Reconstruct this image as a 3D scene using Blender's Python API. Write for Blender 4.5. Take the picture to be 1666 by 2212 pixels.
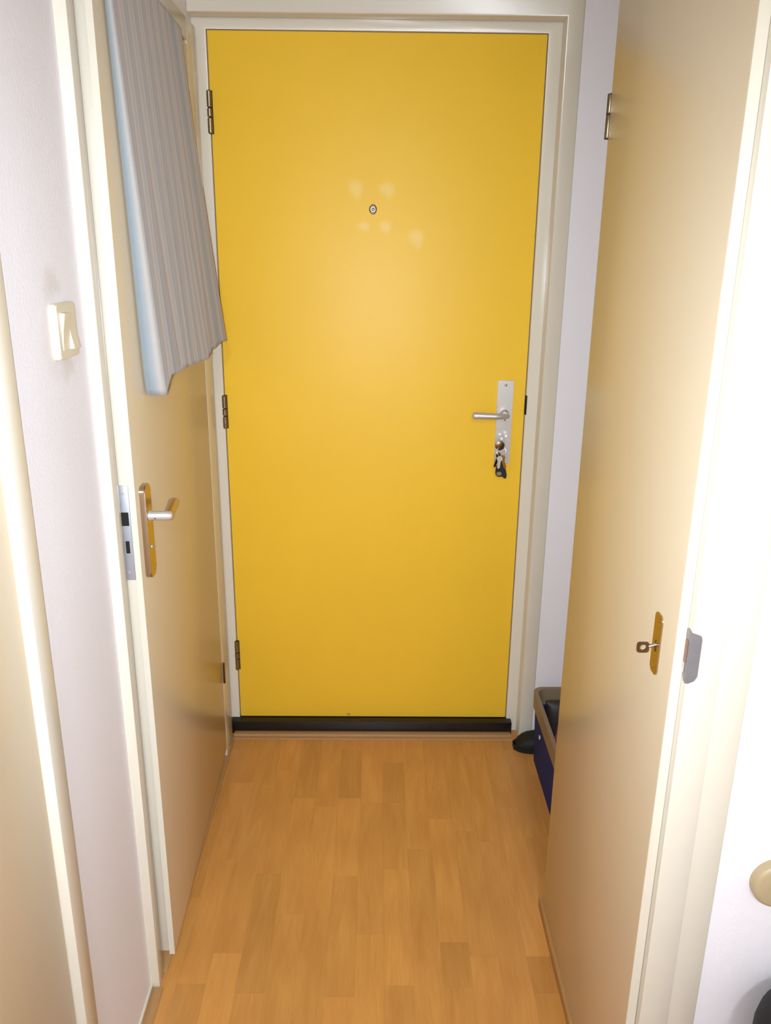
import bpy, bmesh, math, random
from mathutils import Vector, Matrix
for o in list(bpy.data.objects): bpy.data.objects.remove(o, do_unlink=True)
S = bpy.context.scene; C = S.collection
R = math.radians

# ------------------------------------------------------------------ camera
CAM = Vector((0.00698, -2.40234, 1.54148)); YAW, PITCH, ROLL, FPX = 0.010906, 0.315735, 0.010533, 1800.0
fw = Vector((math.sin(YAW)*math.cos(PITCH), math.cos(YAW)*math.cos(PITCH), -math.sin(PITCH)))
rt = Vector((math.cos(YAW), -math.sin(YAW), 0)); up = rt.cross(fw)
r2 = math.cos(ROLL)*rt + math.sin(ROLL)*up; u2 = -math.sin(ROLL)*rt + math.cos(ROLL)*up
cd = bpy.data.cameras.new('camera'); cam = bpy.data.objects.new('camera', cd); C.objects.link(cam)
M4 = Matrix((r2, u2, -fw)).transposed().to_4x4(); M4.translation = CAM; cam.matrix_world = M4
cd.sensor_fit = 'VERTICAL'; cd.sensor_height = 24; cd.lens = FPX/2212*24; cd.clip_start = 0.02
S.camera = cam
# ------------------------------------------------------------------ light: the phone's flash beside its lens, and a dim world
w = bpy.data.worlds.new('world'); S.world = w; w.use_nodes = True
w.node_tree.nodes['Background'].inputs[0].default_value = (1, .95, .9, 1); w.node_tree.nodes['Background'].inputs[1].default_value = 0.02
fd = bpy.data.lights.new('phone_flash', 'SPOT'); flash = bpy.data.objects.new('phone_flash', fd); C.objects.link(flash)
fd.energy = 110; fd.color = (.755, .85, .985); fd.shadow_soft_size = .007; fd.spot_size = R(105); fd.spot_blend = 1.0
MF = M4 @ Matrix.Rotation(R(7), 4, 'Y') @ Matrix.Rotation(R(-1), 4, 'X');   # the LED's beam leans a little left and down
MF.translation = CAM - r2*.022 + u2*.004 + fw*.004; flash.matrix_world = MF
S.view_settings.view_transform = 'Standard'; S.view_settings.look = 'None'; S.view_settings.gamma = 1
S.view_settings.use_curve_mapping = False
S.view_settings.exposure = 0.40

# ------------------------------------------------------------------ materials
def lin(c): return tuple(((v/255)/12.92 if v <= 10.3 else (((v/255)+.055)/1.055)**2.4) for v in c)+(1,)
class NT:
    def __init__(s, name):
        s.m = bpy.data.materials.new(name); s.m.use_nodes = True; s.t = s.m.node_tree; s.b = s.t.nodes['Principled BSDF']
    def n(s, typ, ins=None, **props):
        x = s.t.nodes.new(typ)
        for k, v in props.items(): setattr(x, k, v)
        for k, v in (ins or {}).items():
            if hasattr(v, 'is_output'): s.t.links.new(v, x.inputs[k])
            else: x.inputs[k].default_value = v
        return x
    def link(s, a, b): s.t.links.new(a, b)
def mat(name, rgb, rough=.5, metal=0, var=.06, scale=6, bump=0, bscale=300, coat=0, crough=.1, spec=.5, stretch=(1, 1, 1)):
    k = NT(name); b = k.b
    tc = k.n('ShaderNodeTexCoord'); mp = k.n('ShaderNodeMapping', {'Vector': tc.outputs['Object'], 'Scale': stretch})
    nz = k.n('ShaderNodeTexNoise', {'Vector': mp.outputs[0], 'Scale': scale, 'Detail': 4})
    c = lin(rgb); lo = tuple(v*(1-var) for v in c[:3])+(1,); hi = tuple(min(1, v*(1+var)) for v in c[:3])+(1,)
    mx = k.n('ShaderNodeMix', {0: nz.outputs['Fac'], 6: lo, 7: hi}, data_type='RGBA')
    k.link(mx.outputs[2], b.inputs['Base Color']); k.col = mx.outputs[2]; k.tc = tc
    b.inputs['Roughness'].default_value = rough; b.inputs['Metallic'].default_value = metal
    b.inputs['Coat Weight'].default_value = coat; b.inputs['Coat Roughness'].default_value = crough
    b.inputs['Specular IOR Level'].default_value = spec
    if bump:
        nb = k.n('ShaderNodeTexNoise', {'Vector': tc.outputs['Object'], 'Scale': bscale, 'Detail': 5})
        bp = k.n('ShaderNodeBump', {'Height': nb.outputs['Fac'], 'Strength': bump, 'Distance': .002})
        k.link(bp.outputs[0], b.inputs['Normal'])
    return k
def blots(k, spots, rgb, amount):
    """soft stains at given object-space points: (x, y, z, rx, ry, rz)"""
    col = k.col
    for i, (x, y, z, rx, ry, rz) in enumerate(spots):
        mp = k.n('ShaderNodeMapping', {'Vector': k.tc.outputs['Object'], 'Location': (-x/rx, -y/ry, -z/rz), 'Scale': (1/rx, 1/ry, 1/rz)})
        nz = k.n('ShaderNodeTexNoise', {'Vector': mp.outputs[0], 'Scale': 1.3, 'Detail': 3})
        ln = k.n('ShaderNodeVectorMath', {0: mp.outputs[0]}, operation='LENGTH')
        ad = k.n('ShaderNodeMath', {0: nz.outputs['Fac'], 1: ln.outputs['Value']}, operation='ADD')
        mr = k.n('ShaderNodeMapRange', {0: ad.outputs[0], 1: .75, 2: 1.5, 3: amount, 4: 0}, interpolation_type='SMOOTHSTEP')
        mx = k.n('ShaderNodeMix', {0: mr.outputs[0], 6: col, 7: lin(rgb)}, data_type='RGBA'); col = mx.outputs[2]
    k.col = col; k.link(col, k.b.inputs['Base Color'])
wall_k = mat('wall_plaster', (236, 231, 231), .75, var=.03, scale=3, bump=.35, bscale=160)
lw_k = mat('wall_plaster_smudged', (236, 231, 231), .75, var=.03, scale=3, bump=.18, bscale=160)
blots(lw_k, [(-.474, -1.13, 1.475, .03, .045, .03), (-.474, -1.10, 1.35, .03, .04, .03), (-.474, -1.14, 1.40, .03, .06, .07)], (205, 192, 172), .42)
frame_m = mat('frame_gloss_cream', (217, 208, 188), .22, var=.03, scale=4, bump=.05, bscale=40).m
leaf_m = mat('leaf_paint_beige', (218, 200, 168), .27, var=.03, scale=2.5, bump=.03, bscale=60).m
edge_m = mat('leaf_edge_cream', (212, 203, 183), .3, var=.03, scale=5).m
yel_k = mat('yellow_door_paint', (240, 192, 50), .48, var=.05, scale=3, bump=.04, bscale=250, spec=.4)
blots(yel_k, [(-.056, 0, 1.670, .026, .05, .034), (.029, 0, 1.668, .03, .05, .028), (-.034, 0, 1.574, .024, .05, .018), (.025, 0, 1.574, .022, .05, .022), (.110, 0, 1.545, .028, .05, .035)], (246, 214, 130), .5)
yellow_m = yel_k.m
black_m = mat('black_paint', (22, 18, 15), .35, var=.3, scale=30).m
dark_m = mat('dark_void', (18, 14, 12), .8).m
alu_m = mat('satin_aluminium', (205, 200, 194), .38, .6, var=.04, scale=20).m
alu2_m = mat('polished_aluminium', (190, 168, 142), .25, 1, var=.04, scale=20).m
steel_m = mat('bright_steel', (215, 210, 205), .15, 1, var=.03).m
zinc_m = mat('zinc_plate', (178, 178, 182), .45, .5, var=.05, scale=40).m
hinge_m = mat('tarnished_steel', (150, 132, 105), .35, 1, var=.25, scale=60).m
bronze_m = mat('dull_brown_metal', (120, 95, 70), .35, 1, var=.15, scale=40).m
brass_m = mat('brass', (200, 165, 85), .25, 1, var=.1, scale=60).m
switch_m = mat('ivory_plastic', (216, 204, 178), .35, var=.02).m
wood_thr = mat('threshold_oak', (176, 135, 88), .4, var=.15, scale=8, stretch=(1, 12, 12)).m
wood_edge = mat('floor_edge_wood', (176, 134, 84), .45, var=.15, scale=8, stretch=(12, 1, 12)).m
blue_m = mat('blue_plastic', (32, 44, 112), .7, var=.2, scale=18, spec=.2).m
rim_m = mat('grey_brown_plastic', (138, 118, 92), .5, var=.15, scale=14).m
pink_m = mat('pink_fabric', (170, 82, 84), .8, var=.15, scale=60, bump=.4).m
blk_fab = mat('black_leather', (11, 9, 8), .7, var=.2, scale=40, bump=.2).m
dk_fab = mat('dark_brown_leather', (46, 36, 30), .55, var=.2, scale=40, bump=.2).m
disc_m = mat('beige_plastic', (182, 163, 126), .4, var=.03).m
ceil_m = mat('ceiling_white', (230, 226, 220), .8, var=.02, bump=.2).m
orange_m = mat('copper_latch', (150, 112, 92), .4, .6, var=.1).m
highlight_m = mat('highlight_white', (248, 244, 236), .15, .2, var=.02).m  # near-white colour standing in for glints on the lock cylinder
keeper_m = mat('grey_keeper_steel', (148, 147, 150), .45, .7, var=.12, scale=60).m

def floor_material():
    k = NT('beech_laminate'); b = k.b
    tone = k.n('ShaderNodeAttribute', attribute_type='OBJECT', attribute_name='tone')
    tc = k.n('ShaderNodeTexCoord')
    oi = k.n('ShaderNodeObjectInfo')
    off = k.n('ShaderNodeVectorMath', {0: oi.outputs['Random'], 1: (7., 13., 3.)}, operation='MULTIPLY')
    ad = k.n('ShaderNodeVectorMath', {0: tc.outputs['Object'], 1: off.outputs[0]}, operation='ADD')
    m1 = k.n('ShaderNodeMapping', {'Vector': ad.outputs[0], 'Scale': (16, 1.6, 1)})
    n1 = k.n('ShaderNodeTexNoise', {'Vector': m1.outputs[0], 'Scale': 2.2, 'Detail': 5, 'Distortion': 1.2})
    m2 = k.n('ShaderNodeMapping', {'Vector': ad.outputs[0], 'Scale': (14, 1.3, 1)})
    wv = k.n('ShaderNodeTexWave', {'Vector': m2.outputs[0], 'Scale': .9, 'Distortion': 7, 'Detail': 2, 'Detail Scale': .8}, wave_type='RINGS')
    m3 = k.n('ShaderNodeMapping', {'Vector': ad.outputs[0], 'Scale': (220, 14, 1)})
    n3 = k.n('ShaderNodeTexNoise', {'Vector': m3.outputs[0], 'Scale': 1.5, 'Detail': 3})
    mx = k.n('ShaderNodeMix', {0: n1.outputs['Fac'], 6: lin((186, 126, 58)), 7: lin((218, 160, 86))}, data_type='RGBA')
    f2 = k.n('ShaderNodeMath', {0: wv.outputs['Fac'], 1: .16}, operation='MULTIPLY')
    mx2 = k.n('ShaderNodeMix', {0: f2.outputs[0], 6: mx.outputs[2], 7: lin((165, 108, 52))}, data_type='RGBA')
    f3 = k.n('ShaderNodeMapRange', {0: n3.outputs['Fac'], 1: .35, 2: .8, 3: 0, 4: .22})
    mx3 = k.n('ShaderNodeMix', {0: f3.outputs[0], 6: mx2.outputs[2], 7: lin((160, 100, 48))}, data_type='RGBA')
    hsv = k.n('ShaderNodeHueSaturation', {'Color': mx3.outputs[2], 'Saturation': 1.0, 'Value': tone.outputs['Fac']})
    k.link(hsv.outputs[0], b.inputs['Base Color'])
    b.inputs['Roughness'].default_value = .38
    bp = k.n('ShaderNodeBump', {'Height': n3.outputs['Fac'], 'Strength': .05, 'Distance': .001}); k.link(bp.outputs[0], b.inputs['Normal'])
    return k.m
floor_m = floor_material()

def towel_material():
    k = NT('striped_towel_cloth'); b = k.b
    uv = k.n('ShaderNodeUVMap'); sep = k.n('ShaderNodeSeparateXYZ', {0: uv.outputs[0]})
    def ramp(src, stops, interp='LINEAR'):
        r = k.n('ShaderNodeValToRGB', {0: src}); r.color_ramp.interpolation = interp
        e = r.color_ramp.elements
        while len(e) < len(stops): e.new(.5)
        for q, (p, c) in zip(e, stops): q.position = p; q.color = lin(c)
        return r.outputs[0]
    def band(freq):
        a = k.n('ShaderNodeMath', {0: sep.outputs[0], 1: freq}, operation='MULTIPLY')
        return k.n('ShaderNodeMath', {0: a.outputs[0]}, operation='FRACT').outputs[0]
    A = (158, 142, 130); B = (118, 124, 130); D = (184, 174, 160); E_ = (146, 126, 112)
    broad = ramp(band(14), [(0, A), (.18, D), (.32, B), (.5, A), (.66, E_), (.8, D), (1, A)])
    fine = ramp(band(95), [(0, (150, 140, 130)), (.5, (200, 190, 178)), (1, (150, 140, 130))])
    mx = k.n('ShaderNodeMix', {0: .25, 6: broad, 7: fine}, data_type='RGBA')
    # border along the side edge: white with pale blue lines (u is metres along the cloth)
    bord = ramp(k.n('ShaderNodeMapRange', {0: sep.outputs[0], 1: 0, 2: .09}).outputs[0],
                [(0, (150, 154, 154)), (.35, (132, 142, 147)), (.55, (148, 152, 152)), (.7, (172, 166, 158)), (1, (174, 168, 160))])
    ge = k.n('ShaderNodeMath', {0: sep.outputs[0], 1: .094}, operation='LESS_THAN')
    m2 = k.n('ShaderNodeMix', {0: ge.outputs[0], 6: mx.outputs[2], 7: bord}, data_type='RGBA')
    # pale blue far border
    g1 = k.n('ShaderNodeMath', {0: sep.outputs[0], 1: .60}, operation='SUBTRACT'); ga = k.n('ShaderNodeMath', {0: g1.outputs[0]}, operation='ABSOLUTE')
    g2 = k.n('ShaderNodeMapRange', {0: ga.outputs[0], 1: .012, 2: .05, 3: .6, 4: 0}, interpolation_type='SMOOTHSTEP')
    m3 = k.n('ShaderNodeMix', {0: g2.outputs[0], 6: m2.outputs[2], 7: lin((116, 128, 138))}, data_type='RGBA')
    k.link(m3.outputs[2], b.inputs['Base Color']); b.inputs['Roughness'].default_value = .95
    b.inputs['Specular IOR Level'].default_value = .15; b.inputs['Sheen Weight'].default_value = .3
    tc = k.n('ShaderNodeTexCoord'); nb = k.n('ShaderNodeTexNoise', {'Vector': tc.outputs['Object'], 'Scale': 500, 'Detail': 2})
    bp = k.n('ShaderNodeBump', {'Height': nb.outputs['Fac'], 'Strength': .4, 'Distance': .001}); k.link(bp.outputs[0], b.inputs['Normal'])
    return k.m
towel_m = towel_material()

# ------------------------------------------------------------------ mesh helpers
def add_box(bm, x0, x1, y0, y1, z0, z1, bev=0, seg=2):
    v = [bm.verts.new((x, y, z)) for z in (z0, z1) for y in (y0, y1) for x in (x0, x1)]
    F = [(0, 2, 3, 1), (4, 5, 7, 6), (0, 1, 5, 4), (2, 6, 7, 3), (0, 4, 6, 2), (1, 3, 7, 5)]
    f = [bm.faces.new([v[i] for i in q]) for q in F]
    if bev:
        es = list({e for q in f for e in q.edges})
        bmesh.ops.bevel(bm, geom=es, offset=bev, segments=seg, profile=.5, affect='EDGES')
def add_prism(bm, pts, d):
    """closed polygon of 3-D points swept by vector d"""
    d = Vector(d); a = [bm.verts.new(p) for p in pts]; b = [bm.verts.new(Vector(p)+d) for p in pts]; n = len(pts)
    f = [bm.faces.new(a), bm.faces.new(b[::-1])]
    for i in range(n): f.append(bm.faces.new((a[(i+1) % n], a[i], b[i], b[(i+1) % n])))
    return f
def basis(ax):
    ax = Vector(ax).normalized(); t = Vector((0, 0, 1)) if abs(ax.z) < .9 else Vector((1, 0, 0))
    e1 = ax.cross(t).normalized(); return ax, e1, ax.cross(e1).normalized()
def add_lathe(bm, o, ax, prof, n=24):
    """prof: (distance along axis, radius)"""
    ax, e1, e2 = basis(ax); o = Vector(o); rings = []
    for h, r in prof:
        if r < 1e-6: rings.append([bm.verts.new(o+ax*h)])
        else: rings.append([bm.verts.new(o+ax*h+(e1*math.cos(2*math.pi*i/n)+e2*math.sin(2*math.pi*i/n))*r) for i in range(n)])
    for a, b in zip(rings, rings[1:]):
        for i in range(n):
            j = (i+1) % n
            q = [a[i % len(a)], a[j % len(a)], b[j % len(b)], b[i % len(b)]]
            u = []
            for vv in q:
                if vv not in u: u.append(vv)
            if len(u) > 2: bm.faces.new(u)
    for rg, fl in ((rings[0], True), (rings[-1], False)):
        if len(rg) > 2: bm.faces.new(rg[::-1] if fl else rg)
def add_tube(bm, pts, rad, n=14, flat=None, closed=False):
    """swept tube, rad per point; flat: per-point (a, b) radii"""
    P = [Vector(p) for p in pts]; rings = []; m = len(P); prev = None
    for i, p in enumerate(P):
        if closed: t = P[(i+1) % m]-P[i-1]
        else: t = P[min(i+1, m-1)]-P[max(i-1, 0)]
        t.normalize()
        if prev is None: _, e1, e2 = basis(t)
        else:
            e1 = (prev-t*prev.dot(t)).normalized(); e2 = t.cross(e1).normalized()
        prev = e1
        ra, rb = flat[i] if flat else (rad[i] if isinstance(rad, (list, tuple)) else rad,)*2
        rings.append([bm.verts.new(p+e1*math.cos(2*math.pi*k/n)*ra+e2*math.sin(2*math.pi*k/n)*rb) for k in range(n)])
    pairs = list(zip(rings, rings[1:]))+([(rings[-1], rings[0])] if closed else [])
    for a, b in pairs:
        for k in range(n):
            bm.faces.new((a[k], a[(k+1) % n], b[(k+1) % n], b[k]))
    if not closed: bm.faces.new(rings[0][::-1]); bm.faces.new(rings[-1])
def obj(name, bm, m, parent=None, smooth=None, label=None):
    bmesh.ops.recalc_face_normals(bm, faces=bm.faces[:])
    me = bpy.data.meshes.new(name); bm.to_mesh(me); bm.free(); me.materials.append(m)
    if smooth is not None:
        me.shade_smooth()
        try: me.set_sharp_from_angle(angle=R(smooth))
        except Exception: pass
    o = bpy.data.objects.new(name, me); C.objects.link(o)
    if parent: o.parent = parent
    if label: o['label'] = label
    return o
def box(name, dims, m, parent=None, bev=0, label=None):
    bm = bmesh.new(); add_box(bm, *dims, bev=bev); return obj(name, bm, m, parent, 40 if bev else None, label)
def tag(o, label, cat, kind=None, group=None):
    o['label'] = label; o['category'] = cat
    if kind: o['kind'] = kind
    if group: o['group'] = group
    return o
def empty(name, loc=(0, 0, 0), rz=0):
    o = bpy.data.objects.new(name, None); C.objects.link(o); o.location = loc; o.rotation_euler = (0, 0, rz); o.empty_display_size = .05; return o
def boxes(name, lst, m, parent=None, bev=0):
    bm = bmesh.new()
    for d in lst: add_box(bm, *d, bev=bev)
    return obj(name, bm, m, parent, 40 if bev else None)
def rrect(w, h, r, n=6, pw=None):
    """rounded rectangle outline, centre 0, in (a, b)"""
    out = []
    for cx, cy, a0 in ((w/2-r, h/2-r, 0), (-w/2+r, h/2-r, 90), (-w/2+r, -h/2+r, 180), (w/2-r, -h/2+r, 270)):
        for i in range(n+1): a = R(a0+90*i/n); out.append((cx+r*math.cos(a), cy+r*math.sin(a)))
    return out

# ------------------------------------------------------------------ room shell
HZ = 2.56; XL = -.474; YB = -5.2; XH = 1.7; YF = -.055; XN = 1.02
fl = box('floor', (XL-.9, XH+.1, YB-.1, .3, -.03, -.0085), wood_edge); tag(fl, 'beech laminate strip floor of the hallway', 'floor', 'structure')
ce = box('ceiling', (XL-.9, XH+.1, YB-.1, .3, HZ, HZ+.05), ceil_m); tag(ce, 'white hallway ceiling', 'ceiling', 'structure')
T = .12
wl = boxes('wall_left', [(XL-T, XL, -1.323, -1.006, 0, HZ), (XL-T, XL, -1.006, -.165, 2.0, HZ), (XL-T, XL, -.165, .1, 0, HZ),
    (XL-T, XL, -2.27, -1.323, 2.06, HZ), (XL-T, XL, YB, -2.27, 0, HZ)], lw_k.m); tag(wl, 'white plastered left wall with a light switch', 'wall', 'structure')
wb = boxes('wall_far', [(.515, XN+T, YF, YF+.2, 0, HZ)], wall_k.m); tag(wb, 'white plastered wall beside the yellow door frame', 'wall', 'structure')
wn = boxes('wall_niche', [(XN, XN+T, -.80, YF, 0, HZ)], wall_k.m); tag(wn, 'white side wall of the niche behind the crate', 'wall', 'structure')
wp = boxes('wall_cupboard', [(.45, XN+T, -.82, -.80, 0, HZ), (.436, .45, -1.36, -.80, 2.05, HZ), (.45, XN+T, -1.36, -.82, 2.4, 2.42)], wall_k.m)
tag(wp, 'thin white partition between the cupboard and the niche', 'wall', 'structure')
wr = boxes('wall_right', [(.518, XH, -1.392, -1.27, 0, HZ)], wall_k.m); tag(wr, 'white textured wall beside the cupboard door post', 'wall', 'structure')
wh = boxes('wall_hall_side', [(XH, XH+T, YB, -1.27, 0, HZ)], wall_k.m); tag(wh, 'white side wall of the hall', 'wall', 'structure')
wk = boxes('wall_hall_back', [(XL-T, XH+T, YB-T, YB, 0, HZ)], wall_k.m); tag(wk, 'white back wall of the hall', 'wall', 'structure')
ws = boxes('wall_side_room', [(XL-.9, XL-.86, -2.4, .1, 0, HZ)], wall_k.m); tag(ws, 'dim wall of the room behind the left doors', 'wall', 'structure')

# ---- floor strips (three-strip beech laminate)
random.seed(4)
SW = .0645; X0 = -.2275
fixed = {-1: [(-.2266, 1.06), (-.665, .97), (-1.02, .88)], 0: [(-.362, .88), (-.80, 1.0)], 2: [(-.12, 1.03), (-.361, .89), (-.673, 1.05), (-1.03, .97)],
         4: [(-.188, 1.02), (-.382, .9), (-.647, .97), (-1.0, 1.04)], 5: [(-.573, 1.04), (-.93, .95)], 6: [(-.45, .99), (-.882, 1.05), (-1.004, .88)],
         9: [(-.40, .97), (-.922, 1.02), (-1.0187, .86)], -2: [(-.30, .95), (-.9136, .97), (-1.3, 1.1)], 1: [(-.40, .99), (-.783, 1.04), (-1.15, .93)], 3: [(-.3825, 1.05), (-.86, .98), (-1.2, 1.04)]}
for kcol in range(-4, 20):
    xa, xb = X0+kcol*SW, X0+(kcol+1)*SW
    xa = max(xa, XL); xb = min(xb, XN)
    if xb-xa < .004: continue
    yfar = 0.0 if xb < .5 else YF
    cuts = list(fixed.get(kcol, []))
    y = cuts[-1][0] if cuts else yfar-random.uniform(.05, .35)
    if not cuts: cuts = [(y, random.uniform(.93, 1.05))]
    while y > -2.75:
        y -= random.uniform(.28, .42); cuts.append((y, random.uniform(.92, 1.06)))
    top = yfar
    for yc, tn in cuts:
        if kcol > 10 and yc < -1.39: break
        o = box('floor_strip', (xa+.00005, xb-.00005, yc+.00006, top-.00006, -.0085, 0), floor_m, fl); o['tone'] = float(tn); top = yc

# ------------------------------------------------------------------ trim_1: frame of the yellow door
ZT = 2.045; XD = .4366
t1 = empty('trim_1', (0, 0, 0)); tag(t1, 'cream gloss frame around the yellow front door', 'door frame', 'structure')
def frame_poly(name, pts, y0, y1, bev):
    bm = bmesh.new(); add_prism(bm, [(x, y0, z) for x, z in pts], (0, y1-y0, 0))
    bmesh.ops.recalc_face_normals(bm, faces=bm.faces[:])
    bmesh.ops.bevel(bm, geom=[e for e in bm.edges if all(abs(v.co.y-y0) < 1e-6 for v in e.verts)], offset=bev, segments=3, profile=.5, affect='EDGES')
    return obj(name, bm, frame_m, t1, 40)
xi = XD+.0015; zi = ZT+.0022; zo = ZT+.0285
frame_poly('lining', [(-.474, .045), (-xi, .045), (-xi, zi), (xi, zi), (xi, 0), (.473, 0), (.473, zo), (-.474, zo)], -.004, .10, .0015)
frame_poly('casing', [(-.474, HZ), (-.474, 2.0735), (.4725, 2.0735), (.4725, 0), (.5155, 0), (.5155, HZ)], YF, .10, .004)
box('strike_slot', (XD+.0008, XD+.0045, -.0055, .01, 1.06, 1.116), dark_m, t1)
box('door_stop', (-XD-.01, XD+.01, .05, .09, .03, ZT), dark_m, t1)
th = box('trim_2', (-.462, .4535, -.030, .045, 0, .0445), black_m, None, .003); tag(th, 'black painted sill bar under the yellow door', 'threshold', 'structure')
t3 = boxes('trim_3', [(-.452, .449, -.052, -.0295, 0, .011), (-.458, .455, -.066, -.052, 0, .004)], wood_thr, None, .0015); tag(t3, 'thin wooden threshold strip in front of the black sill', 'threshold', 'structure')

# ------------------------------------------------------------------ door_1: yellow front door
d1 = empty('door_1', (0, 0, .045)); tag(d1, 'flat yellow front door with silver handle and peephole', 'door', 'structure')
def ch(o, par):
    """keep world coordinates while parenting to an unrotated empty"""
    o.parent = par; o.matrix_parent_inverse = Matrix.Translation(par.location).inverted(); return o
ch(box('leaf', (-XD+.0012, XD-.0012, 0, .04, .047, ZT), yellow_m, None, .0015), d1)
def hinge(par, x, y, z0, z1, m, r=.0065, parts=(.4, .22, .38)):
    root = None; L = z1-z0; z = z1
    for i, f in enumerate(parts):
        bm = bmesh.new(); a = z-L*f+.0012; b = z-.0012
        add_lathe(bm, (x, y, a), (0, 0, 1), [(0, r*.8), (.0015, r), (b-a-.0015, r), (b-a, r*.8)], 14)
        kn = obj('hinge' if root is None else 'knuckle', bm, m, None, 40)
        if root is None: root = kn; ch(kn, par)
        else: kn.parent = root
        z -= L*f
    bm = bmesh.new(); add_lathe(bm, (x, y, z0), (0, 0, 1), [(0, r*.55), (L, r*.55)], 10); add_box(bm, x-.003, x+.008, y+.004, y+.008, z0, z1); p = obj('pin', bm, dark_m, None); p.parent = root
    return root
for z0, z1 in ((1.8015, 1.9062), (1.0116, 1.110), (.2203, .323)): hinge(d1, -.4372, -.006, z0, z1, hinge_m)
# handle plate and lever
PX = .3765
bm = bmesh.new(); add_prism(bm, [(PX+a, -.009, 1.0365+b) for a, b in rrect(.046, .247, .004, 3)], (0, .009, 0))
bmesh.ops.bevel(bm, geom=[e for e in bm.edges if all(v.co.y < -.0089 for v in e.verts)], offset=.0015, segments=2, affect='EDGES')
plate = ch(obj('handle_plate', bm, alu_m, None, 40), d1)
bm = bmesh.new(); add_lathe(bm, (PX, -.009, 1.147), (0, -1, 0), [(0, .0042), (.002, .004), (.0035, .002), (.0038, 0)], 14); ch(obj('screw', bm, steel_m, None, 50), d1)
lev = empty('lever_handle', (PX, 0, 1.064)); ch(lev, d1); lev.matrix_parent_inverse = Matrix.Translation((0, 0, -.045)); lev.location = (PX, 0, 1.064)
bm = bmesh.new(); add_lathe(bm, (0, -.009, 0), (0, -1, 0), [(0, .0125), (.006, .012), (.009, .0095), (.03, .0085), (.04, .0095)], 20); obj('neck', bm, alu_m, lev, 50)
bm = bmesh.new(); n = 14; pts = []; fla = []
for t in [q/12*.92 for q in range(13)]+[.95, .97, .985, .995, 1.0]:
    i = 0 if t == 0 else 1; a = min(1, t/.16)
    x = .006-.105*t; y = -.046-.012*math.sin(min(1, t/.35)*math.pi/2)+.004*t
    e = 1 if t < .93 else math.sqrt(max(0, 1-((t-.93)/.07)**2))*.95+.05
    rr = (.0078+.0034*t)*e*(.9 if i == 0 else 1); pts.append((x, y, .002*t)); fla.append((rr, rr))
add_tube(bm, pts, None, 16, fla); obj('grip', bm, alu_m, lev, 60)
bm = bmesh.new(); add_lathe(bm, (.0, -.012, -.017), (0, -1, 0), [(0, .0045), (.004, .004), (.005, 0)], 12); obj('set_screw', bm, steel_m, lev, 50)
# lock cylinder, and four small near-white domes that paint its highlights
bm = bmesh.new()
add_prism(bm, [(PX-.002+a, -.012, .982+b) for a, b in rrect(.017, .036, .0084, 6)], (0, .012, 0))
cyl = ch(obj('lock_cylinder', bm, zinc_m, None, 40), d1)
for dx, dz in ((.006, .010), (-.009, .004), (.0095, -.001), (-.003, -.009)):
    bm = bmesh.new(); add_lathe(bm, (PX-.001+dx, -.0095, .998+dz), (0, -1, 0), [(0, .0062), (.003, .0056), (.0055, .0034), (.0064, 0)], 14); ch(obj('highlight_dome', bm, highlight_m, None, 60), d1)
bm = bmesh.new(); add_lathe(bm, (-.0093, -.0, 1.6195), (0, -1, 0), [(0, .0112), (.003, .0112), (.0045, .0095), (.005, .007), (.0038, .006), (.0038, .0045), (.0052, .003), (.0058, 0)], 24)
for v in bm.verts: v.co.z = 1.6195+(v.co.z-1.6195)*1.18
ch(obj('peephole', bm, steel_m, None, 50, 'small silver door viewer'), d1)
bm = bmesh.new(); add_prism(bm, [(-.088, -.0012, .052), (-.076, -.0012, .052), (-.075, -.0012, .057), (-.081, -.0012, .0605), (-.087, -.0012, .058)], (0, .003, 0)); ch(obj('paint_chip', bm, wood_edge, None), d1)

# ------------------------------------------------------------------ trim_4 / door_2: left flush door, ajar, with towel
FX = -.454
t4 = empty('trim_4', (0, 0, 0)); tag(t4, 'cream frame around the ajar beige door under the towel', 'door frame', 'structure')
box('jamb', (XL-.11, FX, -1.006, -.970, 0, 2.04), frame_m, t4, .003)
box('jamb', (XL-.11, FX, -.160, -.060, 0, 2.04), frame_m, t4, .003)
box('head', (XL-.11, FX, -.970, -.160, 1.988, 2.04), frame_m, t4, .003)
box('rebate', (XL-.11, FX-.043, -.970, -.950, 0, 1.99), frame_m, t4)
TH = math.atan(.022/.785)
d2 = empty('door_2', (FX, -.166, 0), TH); tag(d2, 'flat beige interior door standing ajar with a towel over it', 'door', 'structure')
ZB, ZL = .04, 1.98
box('leaf', (-.040, -.0122, -.780, 0, ZB, ZL), edge_m, d2, .001)
box('leaf_face', (-.0122, 0, -.785, 0, ZB-.004, ZL), leaf_m, d2, .0015)
box('edge_strip', (-.0118, -.0004, -.7862, -.784, ZB-.003, ZL-.001), edge_m, d2)
# lock faceplate in the edge
lp = box('lock_faceplate', (-.0345, -.0135, -.7822, -.779, .928, 1.113), zinc_m, d2, .0006)
box('latch_slot', (-.0295, -.0165, -.7827, -.781, 1.036, 1.062), dark_m, lp); box('bolt_slot', (-.0262, -.019, -.7827, -.781, .982, 1.006), dark_m, lp)
for z in (1.098, .944):
    bm = bmesh.new(); add_lathe(bm, (-.024, -.7818, z), (0, -1, 0), [(0, .003), (.0008, .003), (.0009, 0)], 10); obj('screw', bm, alu_m, lp)
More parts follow.
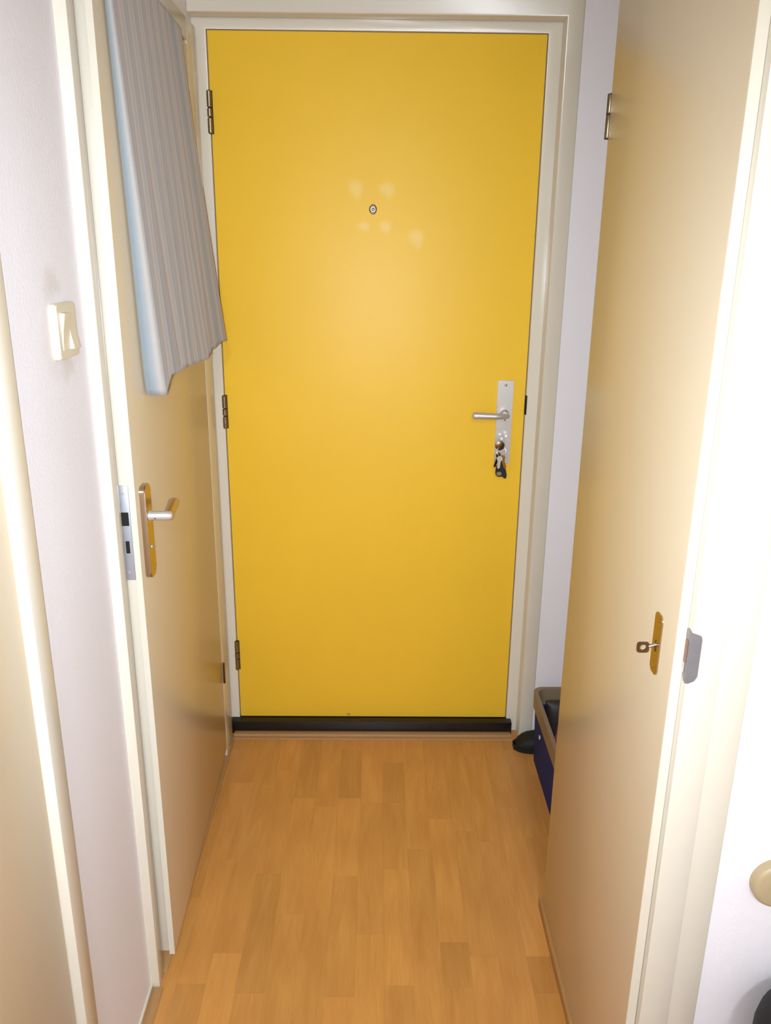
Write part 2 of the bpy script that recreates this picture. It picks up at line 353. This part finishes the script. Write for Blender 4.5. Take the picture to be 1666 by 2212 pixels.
# handle plate (slim, rounded ends)
pl = empty('handle_plate', (0, -.740, 1.012)); pl.parent = d2
bm = bmesh.new(); add_prism(bm, [(0, a, b) for a, b in rrect(.042, .182, .012, 5)], (.011, 0, 0))
bmesh.ops.bevel(bm, geom=[e for e in bm.edges if all(v.co.x > .0109 for v in e.verts)], offset=.002, segments=2, affect='EDGES'); obj('plate', bm, alu2_m, pl, 40)
bm = bmesh.new(); add_lathe(bm, (.011, 0, -.032), (1, 0, 0), [(0, .0045), (.0012, .0042), (.0013, 0)], 12); obj('keyhole', bm, zinc_m, pl)
le = empty('lever_handle', (.011, -.740, 1.042)); le.parent = d2
bm = bmesh.new(); add_lathe(bm, (0, 0, 0), (1, 0, 0), [(0, .0105), (.004, .0095), (.006, .0088), (.034, .0088), (.040, .0080), (.043, .0055)], 20); obj('neck', bm, alu_m, le, 50)
bm = bmesh.new(); pts = []; fla = []
for i in range(15):
    t = i/14; e = 1 if t < .8 else math.sqrt(max(0, 1-((t-.8)/.2)**2))*.9+.1
    pts.append((.033-.010*t*t, -.004+.112*t, .002*math.sin(t*math.pi))); fla.append(((.0088+.002*t)*e, (.0075-.002*t)*e))
add_tube(bm, pts, None, 16, fla); obj('grip', bm, alu2_m, le, 60)
bm = bmesh.new(); add_lathe(bm, (.012, -.0085, -.003), (0, -1, 0), [(0, .0012), (.0006, .0012), (.0007, 0)], 8); obj('set_screw', bm, dark_m, le)
for z0, z1 in ((.262, .330), (1.66, 1.73)):
    bm = bmesh.new(); add_lathe(bm, (.004, .003, z0), (0, 0, 1), [(0, .003), (.001, .0035), (z1-z0-.001, .0035), (z1-z0, .003)], 12); obj('hinge', bm, bronze_m, d2, 40)

# towel (local maths in world space)
def towel():
    bm = bmesh.new(); uvl = bm.loops.layers.uv.new('UVMap')
    NV = 60
    def facex(y): return FX + (-(y+.166))*math.sin(TH)
    rows = []
    def plan(v):
        """plan outline at height fraction v (0 top, 1 hem): list of (x, y, u)"""
        yn = -.905+.068*v; yf = -.285+.085*v
        L = []
        gap = .006+.031*v**1.1; fx = lambda y: facex(y)+.006
        # back layer behind the front one
        for i in range(7):
            y = yn+.20*(1-i/6)+.006; L.append((fx(y)-.002+.002*v, y, -.20*(1-i/6)))
        # rolled near edge
        for i in range(1, 8):
            a = i/8; ang = a*math.pi
            L.append((fx(yn)+gap*(1-math.cos(ang))/2, yn-.006*math.sin(ang)*(.4+v)+(.008*(max(0, v-.93)/.07)**2), a*.09))
        N = 70; xs = fx(yn)+gap
        for i in range(1, N+1):
            s = i/N; y = yn+(yf-yn)*s
            lift = gap+(.028*v-.0)*s*(1-.2*s)-.003*s*(1-v)
            rip = v*.002*math.sin(s*31+2*v)+v*v*.0035*math.sin(s*17+1.3+3*v)+v*.0012*math.sin(s*63+v*4)
            rip *= min(1, s*6)
            end = .010*v*max(0, (s-.93)/.07)**2
            L.append((fx(y)+lift+rip-end, y, .09+.62*s))
        return L
    zt, zh = 1.9885, 1.283
    # over the top of the leaf
    P0 = plan(0)
    for k in range(4):
        a = R(90)*(3-k)/3
        rows.append([(x-.012*math.sin(a), y, zt-.012*(1-1)+.004*math.sin(a)*0+(.0035 if a > .1 else 0)*math.sin(a), u, -k*.01) for x, y, u in P0])
    for j in range(1, NV+1):
        v = j/NV; Pv = plan(v); r = []
        for q, (x, y, u) in enumerate(Pv):
            s = max(0, (u-.09)/.62)
            hem = zh - (.024*math.exp(-((s)/.07)**2)) + .006*math.sin(s*9) + .004*s
            r.append((x, y, zt+(hem-zt)*v, u, v))
        rows.append(r)
    V = [[bm.verts.new(p[:3]) for p in r] for r in rows]
    for j in range(len(rows)-1):
        for i in range(len(rows[0])-1):
            f = bm.faces.new((V[j][i], V[j][i+1], V[j+1][i+1], V[j+1][i]))
            for lp_, (jj, ii) in zip(f.loops, ((j, i), (j, i+1), (j+1, i+1), (j+1, i))): lp_[uvl].uv = (abs(rows[jj][ii][3]) if rows[jj][ii][3] > 0 else .3-rows[jj][ii][3], rows[jj][ii][4])
    o = obj('towel', bm, towel_m, None, 80)
    md = o.modifiers.new('thickness', 'SOLIDIFY'); md.thickness = .003; md.offset = 0
    return o
tw = towel(); tag(tw, 'grey striped towel with pale blue border hung over the beige door', 'towel')

# ------------------------------------------------------------------ near-left door (closed) and its frame
t5 = empty('trim_5', (0, 0, 0)); tag(t5, 'cream frame around the closed door next to the switch', 'door frame', 'structure')
box('jamb', (XL-.11, -.460, -1.366, -1.322, 0, 2.06), frame_m, t5, .002)
box('jamb', (XL-.11, -.460, -2.27, -2.226, 0, 2.06), frame_m, t5, .002)
box('head', (XL-.11, -.460, -2.226, -1.366, 2.016, 2.06), frame_m, t5, .002)
d3 = empty('door_3', (-.475, -2.22, 0)); tag(d3, 'closed flat beige door on the left before the light switch', 'door', 'structure')
ch(box('leaf', (-.515, -.475, -2.223, -1.369, .02, 2.013), leaf_m, None, .0015), d3)

# skirting and floor edge strips
bl = box('baseboard_left', (XL, XL+.006, -1.322, -1.006, 0, .014), frame_m, None, .001); tag(bl, 'tiny white skirting strip at the foot of the left wall', 'skirting', 'structure')
t6 = boxes('trim_6', [(XL, -.447, -1.322, -1.0065, 0, .003), (FX-.04, -.4475, -.969, -.07, 0, .006)], wood_edge, None, .001); tag(t6, 'narrow brown wooden floor strip along the left wall', 'floor trim', 'structure')

# ------------------------------------------------------------------ right cupboard door, its post and keeper
d4 = empty('door_4', (.413, -.79, 0)); tag(d4, 'narrow flat beige cupboard door with a key in it', 'door', 'structure')
ch(box('leaf', (.4132, .4278, -1.385, -.790, .033, 2.08), leaf_m, None, .0012), d4)
ch(box('leaf_edge', (.4136, .4275, -1.3862, -1.3845, .0335, 2.079), edge_m, None), d4)
ch(box('leaf_core', (.4278, .446, -1.372, -.803, .036, 2.07), edge_m, None), d4)
hinge(d4, .4125, -.7865, 1.716, 1.790, hinge_m, .0036, (.45, .55))
cp = ch(empty('key_plate', (.4132, -1.3205, .9915)), d4); cp.matrix_parent_inverse = Matrix.Translation((-.413, .79, 0))
bm = bmesh.new(); add_prism(bm, [(0, a, b) for a, b in rrect(.030, .094, .010, 6)], (-.002, 0, 0)); obj('plate', bm, alu2_m, cp)
bm = bmesh.new(); add_prism(bm, [(-.0020, a*1., -.004+b) for a, b in rrect(.006, .018, .0029, 4)], (-.0006, 0, 0)); obj('keyhole', bm, bronze_m, cp)
for z in (.036, -.036):
    bm = bmesh.new(); add_lathe(bm, (-.002, 0, z), (-1, 0, 0), [(0, .003), (.0008, .0025), (.001, 0)], 10); obj('screw', bm, brass_m, cp, 50)
ky = empty('cupboard_key', (.411, -1.322, .990)); tag(ky, 'small square-bowed key sticking out of the cupboard door', 'key')
bm = bmesh.new(); o_ = rrect(.0175, .0165, .004, 4); i_ = rrect(.0095, .009, .0043, 4)
cx = -.0185
A1 = [bm.verts.new((cx+a, -.0012, -.004+b)) for a, b in o_]; B1 = [bm.verts.new((cx+a, .0012, -.004+b)) for a, b in o_]
A2 = [bm.verts.new((cx+a, -.0012, -.004+b)) for a, b in i_]; B2 = [bm.verts.new((cx+a, .0012, -.004+b)) for a, b in i_]
n = len(o_)
for i in range(n):
    j = (i+1) % n
    bm.faces.new((A1[i], A1[j], A2[j], A2[i])); bm.faces.new((B1[j], B1[i], B2[i], B2[j])); bm.faces.new((A1[j], A1[i], B1[i], B1[j])); bm.faces.new((A2[i], A2[j], B2[j], B2[i]))
obj('bow', bm, bronze_m, ky)
bm = bmesh.new(); add_lathe(bm, (.0005, 0, .0005), (-1, 0, -.28), [(0, .0026), (.009, .0026), (.0112, .0022)], 12); obj('shank', bm, steel_m, ky, 50)

t7 = empty('trim_7', (0, 0, 0)); tag(t7, 'cream corner post the cupboard door closes against', 'door frame', 'structure')
box('post', (.4282, .474, -1.401, -1.290, 0, HZ), frame_m, t7, .002)
box('post_architrave', (.474, .518, -1.398, -1.280, 0, HZ), frame_m, t7, .003)
box('back_post', (.4285, .46, -.823, -.793, 0, HZ), frame_m, t7, .002)
box('head', (.4285, .46, -1.29, -.823, 2.085, 2.13), frame_m, t7)
box('bottom_rail', (.4075, .45, -1.39, -.77, 0, .026), wood_edge, t7, .002)
# keeper bent round the post corner
ou = [(-.0165, .034), (-.010, .0375), (.0, .036), (.014, .031), (.016, .026), (.016, -.03), (.012, -.037), (.004, -.0405), (-.006, -.0395), (-.0125, -.030), (-.0165, -.016)]
kz = 1.013
def bentpoly(name, seg, m, d, parent):
    bm = bmesh.new(); P = []
    n = len(ou)
    for i in range(n):
        a, b = ou[i], ou[(i+1) % n]; P.append(a)
        if (a[0] < 0 < b[0]) or (b[0] < 0 < a[0]): t = a[0]/(a[0]-b[0]); P.append((0, a[1]+(b[1]-a[1])*t))
    for side in (-1, 1):
        q = [x for x in P if x[0]*side >= -1e-9]
        pts = [(.4282-d, -1.401-s, kz+z) for s, z in q] if side < 0 else [(.4282-d+s, -1.401-d, kz+z) for s, z in q]
        if side < 0: pts = [(x, (y if s < -1e-9 else y), z) for (x, y, z), (s, _) in zip([(.4282-d, -1.401-s0, kz+z0) for s0, z0 in q], q)]
        add_prism(bm, pts, (d-.0003, 0, 0) if side < 0 else (0, d-.0003, 0))
    return obj(name, bm, m, parent)
kp = bentpoly('strike_plate', None, keeper_m, .0016, t7)
kp['label'] = 'grey metal keeper plate bent round the post edge'
bm = bmesh.new(); add_prism(bm, [(.4264, -1.401+.0085+a, kz+.004+b) for a, b in rrect(.009, .034, .003, 3)], (-.0004, 0, 0)); obj('latch', bm, orange_m, kp)
bm = bmesh.new(); add_prism(bm, [(.4264, -1.401+.0095+a, kz-.021+b) for a, b in rrect(.005, .016, .002, 3)], (-.0004, 0, 0)); obj('latch_lip', bm, steel_m, kp)

# ------------------------------------------------------------------ fill lamp added unseen behind the camera to even out the corridor light
em = NT('fill_lamp_glow'); em.b.inputs['Base Color'].default_value = (.8, .8, .8, 1); em.b.inputs['Emission Color'].default_value = (.80, .88, .98, 1); em.b.inputs['Emission Strength'].default_value = 165
cl = empty('fill_lamp', (.15, -4.3, HZ)); tag(cl, 'added fill light shaped as a round opal ceiling lamp, out of view', 'lamp')
bm = bmesh.new(); add_lathe(bm, (0, 0, 0), (0, 0, -1), [(0, .16), (.02, .16), (.022, .15)], 32); obj('base', bm, switch_m, cl, 40)
bm = bmesh.new(); add_lathe(bm, (0, 0, -.02), (0, 0, -1), [(0, .15)]+[(.09*math.sin(R(a)), .15*math.cos(R(a))) for a in (15, 30, 45, 60, 75)]+[(.09, 0)], 32); obj('shade', bm, em.m, cl, 60)

# ------------------------------------------------------------------ light switch (two rockers)
sw = empty('light_switch', (XL, -1.113, 1.406)); tag(sw, 'ivory two-rocker light switch on the left white wall', 'light switch')
def yz(lst): return [(0, a, b) for a, b in lst]
bm = bmesh.new(); fr = add_prism(bm, yz(rrect(.080, .082, .006, 4)), (.011, 0, 0))
bmesh.ops.bevel(bm, geom=[e for e in bm.edges if all(v.co.x > .0109 for v in e.verts)], offset=.002, segments=2, affect='EDGES'); obj('cover_frame', bm, switch_m, sw, 40)
for (ya, yb, tilt) in ((-.0265, -.0006, 1), (.0006, .0265, -1)):
    bm = bmesh.new()
    hi, lo = .0075, .0008
    t_, b_ = (hi, lo) if tilt > 0 else (lo, hi)
    pr = [(.0109, ya, .028), (.0109+t_, ya, .027), (.0109+(hi+lo)*.32, ya, 0), (.0109+b_, ya, -.027), (.0109, ya, -.028)]
    add_prism(bm, pr, (0, yb-ya, 0)); obj('rocker', bm, switch_m, sw)

# ------------------------------------------------------------------ round plate and bin at the right wall
bm = bmesh.new(); add_lathe(bm, (.607, -1.392, .6365), (0, -1, 0), [(0, .0385), (.012, .0385), (.016, .036), (.0175, .032), (.0172, 0)], 48)
dp = obj('wall_plate', bm, disc_m, None, 40); tag(dp, 'round beige plastic cover plate on the white wall', 'cover plate')
bn = empty('waste_bin', (.672, -1.51, 0)); tag(bn, 'black bin with rounded lid standing below the round plate', 'bin')
bm = bmesh.new(); add_lathe(bm, (0, 0, 0), (0, 0, 1), [(0, .088), (.01, .092), (.405, .105), (.407, .1)], 40); obj('body', bm, blk_fab, bn, 40)
bm = bmesh.new(); add_lathe(bm, (0, 0, .407), (0, 0, 1), [(0, .110), (.03, .110)]+[(.03+.075*math.sin(R(a)), .110*(1-(1-math.cos(R(a)))*1.0)) for a in (15, 30, 45, 60, 75)]+[(.105, 0)], 40); obj('lid', bm, blk_fab, bn, 50)

# ------------------------------------------------------------------ crate with shoes, shoe on the floor
cr = empty('storage_crate', (.655, -.345, 0)); tag(cr, 'blue plastic crate with grey-brown rim on the niche floor', 'crate')
def shell(name, m, z0, z1, w0, l0, w1, l1, t, floor):
    bm = bmesh.new()
    def ring(w, l, z): return [bm.verts.new((a, b, z)) for a, b in rrect(w, l, .03, 5)]
    A = ring(w0, l0, z0); B = ring(w1, l1, z1); Ci = ring(w1-2*t, l1-2*t, z1); D = ring(w0-2*t, l0-2*t, z0+(t if floor else 0)); n = len(A)
    for i in range(n):
        j = (i+1) % n
        for P, Q in ((A, B), (B, Ci), (Ci, D)): bm.faces.new((P[i], P[j], Q[j], Q[i]))
        if not floor: bm.faces.new((D[i], D[j], A[j], A[i]))
    if floor: bm.faces.new(A[::-1]); bm.faces.new(D)
    return obj(name, bm, m, cr, 40)
shell('body', blue_m, .0, .188, .305, .405, .318, .418, .004, True)
shell('rim', rim_m, .183, .236, .326, .426, .328, .428, .012, False)
bm = bmesh.new(); add_box(bm, -.1665, -.163, .06, .066, .150, .160); obj('sticker', bm, edge_m, cr)
def shoe(name, loc, rz, m, sole_m, L=.26, W=.085, H=.075, tilt=(0, 0)):
    """x runs from heel (0) to toe (L)"""
    e = empty(name, loc, rz); e.rotation_euler = (tilt[0], tilt[1], rz)
    bm = bmesh.new(); n = 18; rings = []; N = 16
    for i in range(n+1):
        t = i/n; wd = W/2*(.72+.28*math.sin(min(1, t*1.25)*math.pi*.62))*(math.sqrt(max(0, 1-((t-.78)/.22)**2)) if t > .78 else 1)*(math.sqrt(max(0, 1-((.08-t)/.08)**2))*.6+.4 if t < .08 else 1)
        ht = H*(1-.45*max(0, (t-.35)/.65)**1.1)*(math.sqrt(max(.02, 1-((t-.82)/.18)**2)) if t > .82 else 1)
        wd = max(wd, .004); rings.append([bm.verts.new((L*t, wd*math.copysign(abs(math.cos(a))**.8, math.cos(a)), .014+(ht-.014)*max(0, math.sin(a))**.75)) for a in [math.pi*k/N for k in range(N+1)]])
    for a, b in zip(rings, rings[1:]):
        for k in range(N): bm.faces.new((a[k], a[k+1], b[k+1], b[k]))
        bm.faces.new((a[N], a[0], b[0], b[N]))
    bm.faces.new(rings[0]); bm.faces.new(rings[-1][::-1]); obj('upper', bm, m, e, 60)
    bm = bmesh.new(); out = []
    for i in range(n+1):
        t = i/n; wd = W/2*1.04*(.72+.28*math.sin(min(1, t*1.25)*math.pi*.62))*(math.sqrt(max(0, 1-((t-.78)/.235)**2)) if t > .78 else 1)
        out.append((L*t*1.01-.001, max(wd, .006)))
    add_prism(bm, [(x, y, 0) for x, y in out]+[(x, -y, 0) for x, y in out[::-1]], (0, 0, .014)); obj('sole', bm, sole_m, e)
    return e
s1 = shoe('shoe', (.712, -.100, 0), math.pi, blk_fab, blk_fab, .262, .078, .072); tag(s1, 'black shoe on the floor between crate and wall', 'shoe')
s2 = shoe('shoe', (.521, -.198, .006), 0, dk_fab, dk_fab, .25, .088, .222, (0, 0)); tag(s2, 'dark brown shoe made tall to stand in for shade inside the blue crate', 'shoe')  # dark shoe raised towards the rim, its colour doubles as the crate's inner shade
bm = bmesh.new()
bmesh.ops.create_icosphere(bm, subdivisions=4, radius=1)
for v in bm.verts:
    q = v.co.copy(); k = 1+.12*math.sin(7*q.x+3*q.y)*math.cos(5*q.z+2)+.07*math.sin(13*q.y+4*q.z)
    v.co = Vector((.574+.046*q.x*k, -.300+.046*q.y*k, .124+.100*q.z*k))
pk = obj('cloth', bm, pink_m, None, 80); tag(pk, 'crumpled pink cloth inside the blue crate', 'cloth')

# ------------------------------------------------------------------ bunch of keys in the front door
kb = empty('key_bunch', (.3655, -.012, .975)); tag(kb, 'bunch of keys with black fob hanging from the front door lock', 'keys')
def key(name, m, loc, rot, L=.05, bow=.012):
    e = bpy.data.objects.new(name, None)
    bm = bmesh.new()
    pts = [(bow*math.cos(R(a)), bow*math.sin(R(a))) for a in range(-60, 241, 25)]
    pl = pts+[(-.0042, -bow-.003), (-.0042, -L), (-.001, -L-.004), (.0042, -L+.001), (.0030, -L+.006), (.0042, -L+.011), (.003, -L+.016), (.0042, -bow-.003)]
    add_prism(bm, [(x, -.001, z) for x, z in pl], (0, .002, 0))
    Mx = Matrix.Translation(loc) @ rot.to_4x4()
    bmesh.ops.transform(bm, matrix=Mx, verts=bm.verts)
    return obj(name, bm, m, kb)
from mathutils import Euler
# key standing in the lock: bow seen face on, blade pointing into the door
bm = bmesh.new(); add_lathe(bm, (-.001, -.020, -.001), (0, -1, 0), [(0, .0128), (.0008, .0138), (.0028, .0138), (.0036, .0125), (.0034, 0)], 24); obj('key_bow', bm, bronze_m, kb, 50, 'dull brown round key bow')
bm = bmesh.new(); add_box(bm, -.0045, .0045, -.021, .004, -.0012, .0012); obj('key_blade', bm, steel_m, kb)
bm = bmesh.new(); add_tube(bm, [(.004+.013*math.cos(2*math.pi*i/24), -.026+.004*math.sin(2*math.pi*i/24), -.018+.014*math.sin(2*math.pi*i/24)) for i in range(24)], .0009, 8, closed=True); obj('key_ring', bm, steel_m, kb, 60)
key('hanging_key', alu_m, (-.002, -.039, -.036), Euler((0, R(4), 0)).to_matrix(), .027, .0085)
key('hanging_key', brass_m, (.006, -.037, -.034), Euler((0, R(-18), 0)).to_matrix(), .030, .008)
key('hanging_key', alu2_m, (-.004, -.022, -.03), Euler((0, R(20), R(30))).to_matrix(), .034, .0085)
bm = bmesh.new(); add_prism(bm, [(.0035, -.034, -.030), (.009, -.034, -.030), (.0165, -.034, -.062), (.0225, -.034, -.088), (.0205, -.034, -.098), (.015, -.034, -.0985), (.0095, -.034, -.09), (.0, -.034, -.0935), (-.0085, -.034, -.090), (-.011, -.034, -.082), (-.0095, -.034, -.064), (-.003, -.034, -.055)], (0, .012, 0))
bmesh.ops.bevel(bm, geom=bm.edges[:], offset=.0015, segments=2, affect='EDGES'); fb = obj('key_fob', bm, blk_fab, kb, 40, 'black key fob')
bm = bmesh.new(); add_prism(bm, [(-.001+a, -.0353, -.0825+b) for a, b in rrect(.014, .011, .004, 4)], (0, .002, 0)); obj('button', bm, rim_m, fb)
